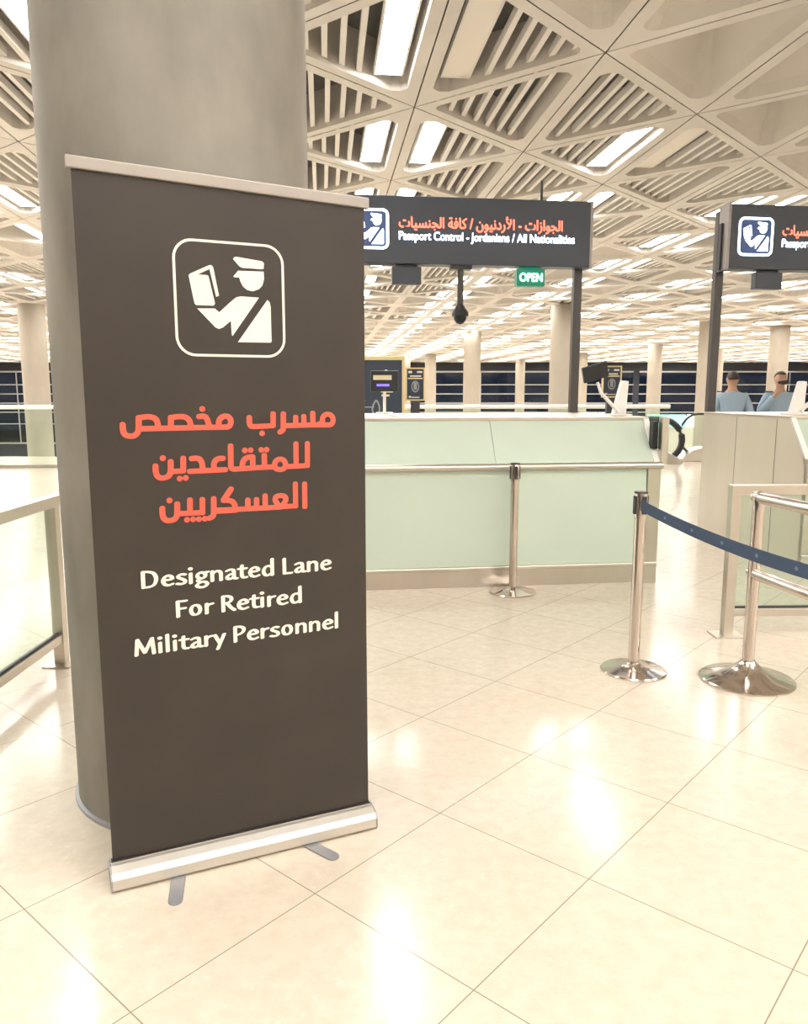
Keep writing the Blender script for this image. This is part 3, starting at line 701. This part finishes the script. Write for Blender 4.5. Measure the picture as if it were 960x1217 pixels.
# ------------------------------------------------------------------ hanging gantry signs
def gantry_sign(loc, width, label, boxes, cam_side):
    R = thing('overhead_sign', label, 'sign', loc, KY, 'black passport control signs')
    Z0, Z1 = 2.575, 3.165; dp = .16
    b = MB(); b.box(0.02, width - .02, 0, dp, Z0, Z1); b.build('sign_box', M['sign_dark'], R, bevel=.008)
    for x0 in (-.005, width - .02):
        e = MB(); e.box(x0, x0 + .025, .0, dp + .02, Z0 - .005, Z1 + .003); e.build('end_plate', M['sign_grey'], R)
        e = MB(); q = x0 - .02 if x0 < 0 else x0 + .025
        e.box(q, q + .02, .09, .14, Z0 + .0, Z1 - .16); e.build('side_fin', M['dark_frame'], R)
    for x in (.03, width - .06):
        p = MB(); p.box(x - .04, x + .04, dp + .012, dp + .085, 0, Z1 - .03); p.build('post', M['post_grey'], R, bevel=.006)
    P = lambda p: (p[0], -.004, p[1])
    # icon
    cx, cz, hw = .275, 2.872, .165
    back = MB(); back.flat(rounded_square(cx, cz, hw, hw, .045)[:-1], lambda p: (p[0], -.002, p[1])); back.build('icon_back', M['sign_blue'], R, recalc=False)
    k = hw/PHW; i = Ink()
    pen(i, rounded_square(cx, cz, hw, hw, .045), nib_oct(.0115, 10))
    for pl_ in POLYS: i.flat([(cx + (u - PCX)*k*1.06, cz + (z - PCZ)*k*1.06) for u, z in pl_], P)
    i.build('officer_pictogram', M['sign_white'], R, P)
    ar = AR_LINE
    text_mesh(ar, P, .128, .545, 2.07, 2.893, 'arabic_lettering', M['sign_red'], R, .003)
    text_mesh('Passport Control - Jordanians / All Nationalities', P, .105, .545, 2.19, 2.785, 'english_lettering', M['sign_white'], R, .0008)
    for kind, x in boxes:
        m = MB(); m.box(x - .135, x + .135, .03, .12, Z0 - .175, Z0 - .02); m.box(x - .10, x + .10, .05, .10, Z0 - .03, Z0)
        o = m.build('lane_indicator', M['led_back'] if kind == 'open' else M['sign_dark'], R, bevel=.006)
        if kind == 'open':
            text_mesh('OPEN', lambda p: (p[0], .026, p[1]), .105, x - .108, x + .108, Z0 - .132, 'open_lettering', M['led_green'], o, .004)
    r = MB(); r.tube([(width*.80, dp/2, Z1), (width*.80, dp/2, Z1 + .19)], .012, 8); r.build('drop_rod', M['dark_frame'], R)
    return R
# Arabic presentation forms, stored in drawing order (left to right on the sign)
def ar(word): return ''.join(chr(c) for c in reversed(word))
W_JAWAZAT = [0xFE8D, 0xFEDF, 0xFEA0, 0xFEEE, 0xFE8D, 0xFEAF, 0xFE8D, 0xFE95]
W_URDUN = [0xFE8D, 0xFEF7, 0xFEAD, 0xFEA9, 0xFEE7, 0xFEF4, 0xFEEE, 0xFEE5]
W_KAFFA = [0xFEDB, 0xFE8E, 0xFED3, 0xFE94]
W_JINS = [0xFE8D, 0xFEDF, 0xFEA0, 0xFEE8, 0xFEB4, 0xFEF4, 0xFE8E, 0xFE95]
AR_LINE = ar(W_JINS) + ' ' + ar(W_KAFFA) + ' / ' + ar(W_URDUN) + ' - ' + ar(W_JAWAZAT)
G1x, G1y = -.60, 7.20
gantry_sign((-.585, 7.31, 0), 2.36, 'black overhead passport sign with green OPEN lamp, hanging above the pale glass counter', [('blank', .62), ('open', 1.79)], 1)
gantry_sign((3.055, 7.68, 0), 2.36, 'black overhead passport sign cut by the right edge, above the steel kiosk', [('blank', .46), ('blank', 1.79)], 1)

# camera on a drop pole under the sign
R = thing('security_camera', 'black dome security camera on a drop pole under the left hanging sign', 'camera', (.525, 7.52, 2.575), KY)
m = MB(); m.box(-.10, .10, -.05, .05, -.035, 0); m.build('mount_plate', M['black'], R, bevel=.004)
m = MB(); m.tube([(0, 0, -.03), (0, 0, -.42)], .029, 12); m.build('drop_pole', M['post_grey'], R, smooth=True)
m = MB(); m.lathe([(.025, -.34), (.05, -.38), (.078, -.42), (.080, -.45), (.07, -.458)], n=24); m.build('housing', M['black'], R, smooth=True)
m = MB(); m.lathe([(.062, -.452), (.056, -.49), (.035, -.518), (.004, -.53)], n=24); m.build('dome', M['handrail'], R, smooth=True)

# ------------------------------------------------------------------ stanchions and belt
def stanchion(loc, label, rz):
    R = thing('belt_stanchion', label, 'stanchion', loc, rz, 'polished belt stanchions')
    m = MB(); m.lathe([(.163, 0), (.165, .006), (.160, .012), (.10, .022), (.045, .034), (.034, .045), (.034, .05)], n=48); m.build('base', M['chrome'], R, smooth=True)
    m = MB(); m.lathe([(.0285, .03), (.0285, .80)], n=28); m.build('pole', M['chrome'], R, smooth=True)
    m = MB(); m.lathe([(.0325, .80), (.0325, .918), (.030, .924), (.004, .926)], n=28); h = m.build('head', M['chrome'], R, smooth=True)
    for a in (0, PI/2, PI, 3*PI/2):
        s = MB(); X = Matrix.Rotation(a, 4, 'Z'); s.box(-.011, .011, -.036, -.028, .815, .905, 0, X); s.build('belt_slot', M['black'], h)
    m = MB(); m.lathe([(.0335, .918), (.0335, .926), (.004, .928)], n=28); m.build('cap_ring', M['black'], h, smooth=True)
    return R
BA = Vector((1.155, 3.845)); BB = Vector((1.66, 1.62))
bd = (BB - BA).normalized(); brz = math.atan2(bd.y, bd.x) + PI/2
stanchion((.775, 5.44, 0), 'polished stanchion standing close against the pale glass counter', KY)
stanchion((1.175, 3.846, 0), 'polished stanchion with the blue belt, left of the round steel railing', brz)
stanchion((1.68, 1.55, 0), 'polished stanchion receiving the near end of the blue belt', brz)
m = MB(); A0 = BA + bd*.045; B0 = BB - bd*.06; n_ = 30; vs = []; nn = Vector((-bd.y, bd.x))*.0012
for k in range(n_ + 1):
    t = k/n_; p = A0.lerp(B0, t); z = .862 - .34*t*(1 - t)*.9 + 0*t
    for s_ in (-1, 1):
        for dz in (-.027, .027): vs.append((p.x + nn.x*s_, p.y + nn.y*s_, z + dz))
fs = []
for k in range(n_):
    a = 4*k; b = a + 4
    fs += [(a, b, b+1, a+1), (a+2, a+3, b+3, b+2), (a+1, b+1, b+3, a+3), (a, a+2, b+2, b)]
fs += [(0, 1, 3, 2), (4*n_, 4*n_+2, 4*n_+3, 4*n_+1)]
m.add(vs, fs)
belt = tag(m.build('retractable_belt', M['belt']), 'dark blue webbing belt sagging from the stanchion towards the right edge', 'belt')
mk_ = MB()
for k in range(3, 28, 3):
    t = k/n_; p = A0.lerp(B0, t); z = .862 - .34*t*(1 - t)*.9
    q = Vector((p.x, p.y)) - Vector((-bd.y, bd.x))*-.0018
    for sg in (-1, 1):
        q = Vector((p.x, p.y)) + Vector((-bd.y, bd.x))*.0018*sg
        ring = [(q.x + bd.x*.010*math.cos(a), q.y + bd.y*.010*math.cos(a), z + .008*math.sin(a)) for a in [2*PI*i/10 for i in range(10)]]
        mk_.add(ring, [tuple(range(10))])
mk_.build('printed_mark', M['belt_mark'], belt, recalc=False)

# ------------------------------------------------------------------ round-tube railing at the right
RB = thing('tube_railing', 'polished round-tube railing with two rails and a domed base, at the right edge', 'railing', (1.70, 3.715, 0))
def rail_post(x, y):
    m = MB(); m.lathe([(.222, 0), (.224, .007), (.215, .014), (.14, .034), (.075, .062), (.05, .085), (.036, .098), (.034, .105)], c=(x, y, 0), n=56); m.build('domed_base', M['chrome'], RB, smooth=True)
    m = MB(); m.tube([(x, y, .08), (x, y, .905)], .0285, 24); m.build('post', M['chrome'], RB, smooth=True)
    m = MB(); m.ell((x, y, .915), (.031, .031, .031)); m.build('cap', M['chrome'], RB, smooth=True)
rail_post(0, 0); rail_post(.26, -1.75)
for z in (.912, .540):
    m = MB(); m.tube([(-.004, .03, z), (.26, -1.75, z)], .027, 24); m.build('rail', M['chrome'], RB, smooth=True)

# ------------------------------------------------------------------ square steel frames with glass
def frame_rail(name, label, A, B, posts, foot=True, zt=.89, zb=.165, tw=.055):
    A = Vector(A); B = Vector(B); d = B - A; L_ = d.length
    R = thing(name, label, 'railing', (A.x, A.y, 0), math.atan2(d.y, d.x))
    m = MB(); m.box(0, L_, -.03, .03, zt - tw, zt); m.build('top_rail', M['steel'], R, bevel=.002)
    m = MB(); m.box(.02, L_ - .02, -.02, .02, zb - .045, zb); m.build('bottom_rail', M['steel'], R, bevel=.002)
    m = MB(); m.box(.03, L_ - .03, -.005, .005, zb + .008, zt - tw - .0); m.build('glass_pane', M['glass'], R)
    g = MB(); g.box(.03, L_ - .03, -.008, .008, zb, zb + .012); g.build('gasket', M['dark_frame'], R)
    for t in posts:
        m = MB(); m.box(t*L_ - .028, t*L_ + .028, -.028, .028, 0, zt - .004); p = m.build('post', M['steel'], R, bevel=.002)
        if foot:
            m = MB(); m.box(t*L_ - .085, t*L_ + .085, -.07, .07, 0, .008); m.build('foot_plate', M['steel'], p)
    return R
frame_rail('steel_frame_railing', 'square steel tube railing standing between the round-tube railing and the steel kiosk', (1.865, 4.44), (3.65, 4.49), (.016, .984))
frame_rail('glass_railing', 'square steel railing with glass panel, left of the big concrete column', (-1.80, 1.2), (-1.80, 4.02), (.01, .978))

# balustrades at the edge of the floor
def balustrade(A, B, label):
    A = Vector(A); B = Vector(B); d = B - A; L_ = d.length
    R = thing('glass_balustrade', label, 'balustrade', (A.x, A.y, 0), math.atan2(d.y, d.x), 'balustrades along the floor edge')
    m = MB(); m.tube([(0, 0, 1.15), (L_, 0, 1.15)], .042, 14); m.build('handrail', M['white'], R, smooth=True)
    m = MB(); m.box(0, L_, -.03, .03, 0, .06); m.build('floor_channel', M['steel'], R)
    k = int(L_/1.6); 
    for i in range(k):
        g = MB(); g.box(i*L_/k + .015, (i+1)*L_/k - .015, -.008, .008, .06, 1.10); g.build('glass_pane', M['glass'], R)
    return R
balustrade((-16, 14.4), (5.25, 15.6), 'long white-railed glass balustrade behind the pale counter and the column')
balustrade((7.45, 16.4), (14.5, 16.8), 'short white-railed balustrade behind the two officers')

# ------------------------------------------------------------------ escalator ends
def escalator(loc, rz, label, zc, tr):
    R = thing('escalator_balustrade', label, 'escalator', loc, rz, 'escalator balustrades')
    L_ = 1.6; r = .42; pts = []
    for k in range(13):
        a = -PI/2 - PI*k/12; pts.append((r + r*math.cos(a), zc - .06 + (r*1.0)*math.sin(a)))
    out = [(L_, zc - .06 - r)] + pts + [(L_, zc - .06 + r)]
    m = MB(); m.tube([(x, 0, z) for x, z in out], tr, 10); m.build('handrail', M['handrail'], R, smooth=True)
    g = MB(); g.prism([(p[0], p[1]) for p in [(L_, .2)] + [(max(x, .05), z) for x, z in pts] + [(L_, zc - .06 + r - .03)]], 'y', -.008, .008); g.build('glass_side', M['glass'], R)
    d = MB(); d.prism([(-.02, 0), (L_, 0), (L_, .26), (.55, .30), (.25, .24), (.0, .10)], 'y', -.16, .16); d.build('skirt_deck', M['steel'], R, bevel=.01)
    return R
escalator((5.58, 15.75, 0), math.radians(155), 'escalator end with black handrail curving left beside the pale counter end', .53, .065)
escalator((5.74, 16.35, 0), math.radians(17), 'escalator end with clear side and steel deck, left of the steel kiosk', .62, .026)

# ------------------------------------------------------------------ information boards
def rows(mb, specs, P):
    for x0, x1, z0, z1 in specs: mb.add([P((x0, z0)), P((x1, z0)), P((x1, z1)), P((x0, z1))], [(0, 1, 2, 3)])
R = thing('information_board', 'large dark gold-framed information board left behind the counter, beside the banner edge', 'sign', (-.56, 12.0, 0), 0)
Bw = .53; zt = 1.90; zb = .10
m = MB(); m.box(-Bw, Bw, -.02, .02, zb, zt); m.build('board', M['panel_navy'], R)
m = MB(); m.box(-Bw - .045, -Bw, -.035, .035, 0, zt + .06); m.box(Bw, Bw + .045, -.035, .035, 0, zt + .06); m.box(-Bw, Bw, -.035, .035, zt, zt + .06); m.box(-Bw, Bw, -.035, .035, zb - .05, zb); m.build('frame', M['gold'], R, bevel=.004)
P = lambda p: (p[0], -.024, p[1])
m = MB(); rows(m, [(.22, .46, 1.62, 1.635), (.36, .47, 1.715, 1.745)], P); m.flat([(.21, 1.67), (.30, 1.69), (.46, 1.68), (.42, 1.66), (.28, 1.645)], P); m.flat([(.29+.03*math.cos(a), 1.73+.03*math.sin(a)) for a in [2*PI*k/12 for k in range(12)]], P); m.build('airport_emblem', M['white_ink'], R, recalc=False)
m = MB(); rows(m, [(.19, .42, 1.47, 1.51), (.21, .39, 1.42, 1.45), (.22, .34, 1.36, 1.39), (-.10, .26, 1.03-.03, 1.045-.015), (-.05, .22, .965+.115, .985+.115), (-.25, .28, .94, .955), (-.30, .33, .89, .905)], P); m.build('notice_lines', M['cream_ink'], R, recalc=False)
m = Ink(); m.flat([(-.30, 1.30), (-.02, 1.30), (-.10, 1.20), (-.16, .96), (-.36, .96), (-.26, 1.2)], P)
pen(m, [(-.08, 1.20), (.10, 1.20)], nib_oct(.008)); pen(m, smooth_path([(.12, 1.05), (.08, 1.18), (.14, 1.30), (.19, 1.18), (.15, 1.05), (.12, 1.05)], 4), nib_oct(.012)); m.build('drawing', M['alu_dull'], R, P)
def totem(loc, w_, z0, z1, label, base):
    R = thing('totem_sign', label, 'sign', loc, 0, 'small gold-framed totem signs')
    m = MB(); m.box(-w_, w_, -.02, .02, z0, z1); m.build('board', M['panel_navy'], R)
    t = .022; m = MB(); m.box(-w_ - t, -w_, -.03, .03, z0 - t, z1 + t); m.box(w_, w_ + t, -.03, .03, z0 - t, z1 + t); m.box(-w_, w_, -.03, .03, z1, z1 + t); m.box(-w_, w_, -.03, .03, z0 - t, z0); m.build('frame', M['gold'], R)
    H_ = z1 - z0; P = lambda p: (p[0]*w_, -.024, z0 + p[1]*H_)
    for nm_, sp_ in (('emblem', (-.85, -.4, .86, .94)), ('emblem', (.2, .85, .87, .93)), ('footer_emblem', (-.8, -.5, .05, .11)), ('footer_line', (-.45, .5, .05, .08))):
        m = MB(); rows(m, [sp_], P); m.build(nm_, M['white_ink'], R, recalc=False)
    m = MB(); rows(m, [(-.65, .7, .74, .79), (-.9, .9, .67, .71)], P); m.build('notice_lines', M['cream_ink'], R, recalc=False)
    m = Ink(); pen(m, [(.42*math.cos(a), .42 + .17*math.sin(a)) for a in [2*PI*k/24 for k in range(25)]], [(n[0]*1, n[1]*.4) for n in nib_oct(.06)]); m.flat([(-.2, .32), (.2, .32), (.2, .55), (-.2, .55)]); m.build('drawing', M['alu_dull'], R, P)
    m = MB(); m.box(-.075, .075, -.06, .06, .03, z0 - t); m.box(-.22, .22, -.2, .2, 0, .03); m.build('pedestal', M['dark_frame'], R, bevel=.006)
totem((.185, 13, 0), .135, 1.31, 1.80, 'small gold-framed totem sign beside the large information board', 0)
totem((3.40, 13, 0), .135, 1.36, 1.83, 'small gold-framed totem sign behind the white screen stand', 0)
R = thing('display_screen', 'small black display with amber and purple lines on the counter, beside the banner edge', 'screen', (-.17, 6.9, 1.2315), KY)
m = MB(); m.box(-.12, .12, -.02, .02, .19, .37); m.build('screen', M['black'], R, bevel=.008)
m = MB(); rows(m, [(-.10, .06, .29, .33)], lambda p: (p[0], -.0215, p[1])); m.build('amber_line', M['cream_ink'], R, recalc=False)
m = MB(); rows(m, [(-.07, .04, .235, .255)], lambda p: (p[0], -.0215, p[1])); m.build('purple_line', M['purple_led'], R, recalc=False)
m = MB(); m.tube([(0, 0, .01), (0, 0, .2)], .014, 10); m.box(-.07, .07, -.06, .06, 0, .012); m.build('stand', M['white'], R)

# lit shop fronts across the void, low behind the counter
def shop(loc, w_, mats, label):
    R = thing('lit_shop_counter', label, 'shop', loc, 0, 'lit shop counters on the lower level')
    m = MB(); m.box(-w_, w_, -.6, .6, 0, 5.05); m.build('booth', M['wall_pale'], R)
    n = len(mats)
    for i, mm in enumerate(mats):
        m = MB(); m.box(-w_ + 2*w_*i/n, -w_ + 2*w_*(i+1)/n - .1, -.72, -.6, 4.5, 5.2); m.build('lit_fascia', M[mm], R)
    return R
shop((6.2, 50, -5), 1.6, ['teal', 'pale_glow'], 'small teal and white lit shop top behind the glass counter')
shop((9.0, 50, -5), .95, ['pale_glow'], 'small white lit shop top right of the teal one')
shop((12.2, 50, -5), 1.0, ['pink_glow', 'pale_glow'], 'pinkish lit shop top beside the sign post')
shop((16.3, 46, -5), 2.3, ['teal', 'pale_glow'], 'bright turquoise lit shop top above the end of the glass counter')
# ------------------------------------------------------------------ the two officers
def skin_mesh(name, V, Ed, m, parent, sub=2, root=0):
    me = bpy.data.meshes.new(name); me.from_pydata([v[:3] for v in V], Ed, [])
    o = bpy.data.objects.new(name, me); COL.objects.link(o)
    o.modifiers.new('skin', 'SKIN').use_smooth_shade = True
    for i, v in enumerate(V):
        r = v[3]; d = me.skin_vertices[0].data[i]; d.radius = r if isinstance(r, tuple) else (r, r); d.use_root = (i == root)
    sb = o.modifiers.new('sub', 'SUBSURF'); sb.levels = sub; sb.render_levels = sub
    dg = bpy.context.evaluated_depsgraph_get(); dg.update()
    nm = bpy.data.meshes.new_from_object(o.evaluated_get(dg))
    bpy.data.objects.remove(o); bpy.data.meshes.remove(me)
    nm.name = name; nm.materials.clear(); nm.materials.append(m)
    for p in nm.polygons: p.use_smooth = True
    q = bpy.data.objects.new(name, nm); COL.objects.link(q)
    if parent: q.parent = parent
    return q
def officer(loc, rz, label, call):
    """facing local -y; call = right forearm raised with a phone at the mouth"""
    R = thing('person', label, 'person', loc, rz)
    S = {}
    def arm(s, raised):
        if raised: return [(s*.172, .0, 1.365), (s*.27, -.04, 1.12), (s*.10, -.20, 1.40)]
        return [(s*.172, .0, 1.365), (s*.265, .03, 1.11), (s*.255, -.05, .86)]
    AL, AR = arm(1, False), arm(-1, call)
    V = [(0, 0, .93, (.15, .11)), (0, .0, 1.12, (.135, .10)), (0, .0, 1.33, (.165, .105)), (0, .01, 1.43, (.09, .075)), (0, .0, 1.49, .056), (0, -.012, 1.545, (.066, .078)), (0, -.008, 1.60, (.077, .094)), (0, .0, 1.66, (.074, .088)), (0, .005, 1.70, (.045, .055))]
    Ed = [(i, i+1) for i in range(8)]
    V.append((0, -.105, 1.595, .014)); Ed.append((6, 9))                  # nose
    for s in (-1, 1): V.append((s*.083, .005, 1.60, .016)); Ed.append((6, len(V) - 1))   # ears
    hands = []
    for s, A in ((1, AL), (-1, AR)):
        a = len(V); V += [(*A[0], .058), (*A[1], .043), (*A[2], .029)]; Ed += [(2, a), (a, a+1), (a+1, a+2)]
        hd = (Vector(A[2]) - Vector(A[1])).normalized(); wv = Vector(A[2])
        if s < 0 and call: hd = Vector((.25, .1, .95)).normalized()
        pc = wv + hd*.05; V.append((*pc, (.036, .024))); pi = len(V) - 1; Ed.append((a+2, pi))
        side = hd.cross(Vector((0, 1, 0) if not (s < 0 and call) else (0, 1, 0))).normalized()
        fwd = Vector((0, -1, 0)) if not call or s > 0 else Vector((.6, .3, .2)).normalized()
        for k, (o_, L_) in enumerate(((-.030, .066), (-.010, .078), (.010, .074), (.029, .058))):
            b = pc + side*o_ + hd*.03; m1 = b + hd*L_*.5; m2 = m1 + (hd*.7 + fwd*.7)*L_*.5
            n = len(V); V += [(*b, .0095), (*m1, .009), (*m2, .0078)]; Ed += [(pi, n), (n, n+1), (n+1, n+2)]
        b = wv + hd*.03 + side*(-.036); m1 = b + (hd*.5 - side*.8)*.035; m2 = m1 + hd*.03
        n = len(V); V += [(*b, .011), (*m1, .0105), (*m2, .009)]; Ed += [(a+2, n), (n, n+1), (n+1, n+2)]
    for s in (-1, 1):
        a = len(V); V += [(s*.095, 0, .86, .095), (s*.105, -.01, .48, .062), (s*.11, .02, .09, .04), (s*.12, -.12, .035, .03)]
        Ed += [(0, a), (a, a+1), (a+1, a+2), (a+2, a+3)]
    skin_mesh('body', V, Ed, M['skin'], R)
    # shirt
    V = [(0, 0, .93, (.185, .135)), (0, 0, 1.10, (.178, .128)), (0, 0, 1.30, (.172, .125)), (0, .008, 1.40, (.125, .09)), (0, .004, 1.465, (.066, .064))]
    Ed = [(0,1), (1,2), (2,3), (3,4)]
    for A in (AL, AR):
        a = len(V); w_ = Vector(A[2]).lerp(Vector(A[1]), .12); V += [(*A[0], .070), (*A[1], .066), (*w_, .048)]; Ed += [(2, a), (a, a+1), (a+1, a+2)]
    skin_mesh('shirt', V, Ed, M['shirt'], R)
    V = [(0, 0, .95, (.178, .128)), (0, 0, .86, (.17, .13))]; Ed = [(0, 1)]
    for s in (-1, 1):
        a = len(V); V += [(s*.10, 0, .78, .10), (s*.108, -.008, .48, .082), (s*.112, .015, .08, .066)]; Ed += [(1, a), (a, a+1), (a+1, a+2)]
    skin_mesh('trousers', V, Ed, M['trouser'], R)
    for s in (-1, 1):
        V = [(s*.112, .05, .045, .045), (s*.115, -.04, .045, .046), (s*.122, -.15, .034, .036)]
        skin_mesh('shoe', V, [(0, 1), (1, 2)], M['shoe'], R)
    b = MB(); b.lathe([(1, -.018), (1.02, -.01), (1.02, .01), (1, .018)], n=28); b.v = [(x*.19, y*.14, z + .955) for x, y, z in b.v]; b.build('belt', M['shoe'], R, smooth=True)
    # hair: cap over the top and back of the head
    h = MB(); n, m_ = 20, 10; vs = []; fs = []
    for i in range(m_ + 1):
        for k in range(n):
            a = 2*PI*k/n; lim = 1.02 if math.sin(a) < -.25 else 1.75
            if abs(math.sin(a)) <= .45 and math.sin(a) >= -.25: lim = 1.45
            ph = lim*i/m_; vs.append((.086*math.sin(ph)*math.cos(a), .005 + .104*math.sin(ph)*math.sin(a), 1.618 + .105*math.cos(ph)))
    for i in range(m_): fs += [(i*n + k, i*n + (k+1) % n, (i+1)*n + (k+1) % n, (i+1)*n + k) for k in range(n)]
    h.add(vs, fs); o = h.build('hair', M['hair'], R, smooth=True); o.modifiers.clear()
    sd = o.modifiers.new('thick', 'SOLIDIFY'); sd.thickness = .012
    for s in (-1, 1):
        e = MB(); e.ell((s*.032, -.087, 1.615), (.013, .008, .008), 10, 6); e.build('eye', M['hair'], R)
        e = MB(); e.box(s*.15 - .05, s*.15 + .05, -.035, .035, 1.425, 1.44); e.build('epaulette', M['trouser'], R, bevel=.004)
    e = MB(); e.box(-.026, .026, -.094, -.082, 1.548, 1.556); e.build('mouth', M['red_ink'] if False else M['hair'], R, bevel=.002)
    return R
officer((4.68, 11.3, 0), math.radians(168), 'person in light blue uniform shirt seen from behind, beside the second sign post', False)
officer((5.36, 11.3, 0), math.radians(-8), 'person in light blue uniform shirt facing front, hand raised to the mouth', True)
m = MB(); Xm = Matrix.Translation((5.325, 11.125, 1.555)) @ Matrix.Rotation(math.radians(-8), 4, 'Z') @ Matrix.Rotation(math.radians(80), 4, 'Y')
m.box(-.03, .03, -.007, .007, -.075, .075, 0, Xm)
tag(m.build('mobile_phone', M['black'], bevel=.005), 'black phone held at the mouth by the officer facing front', 'phone')
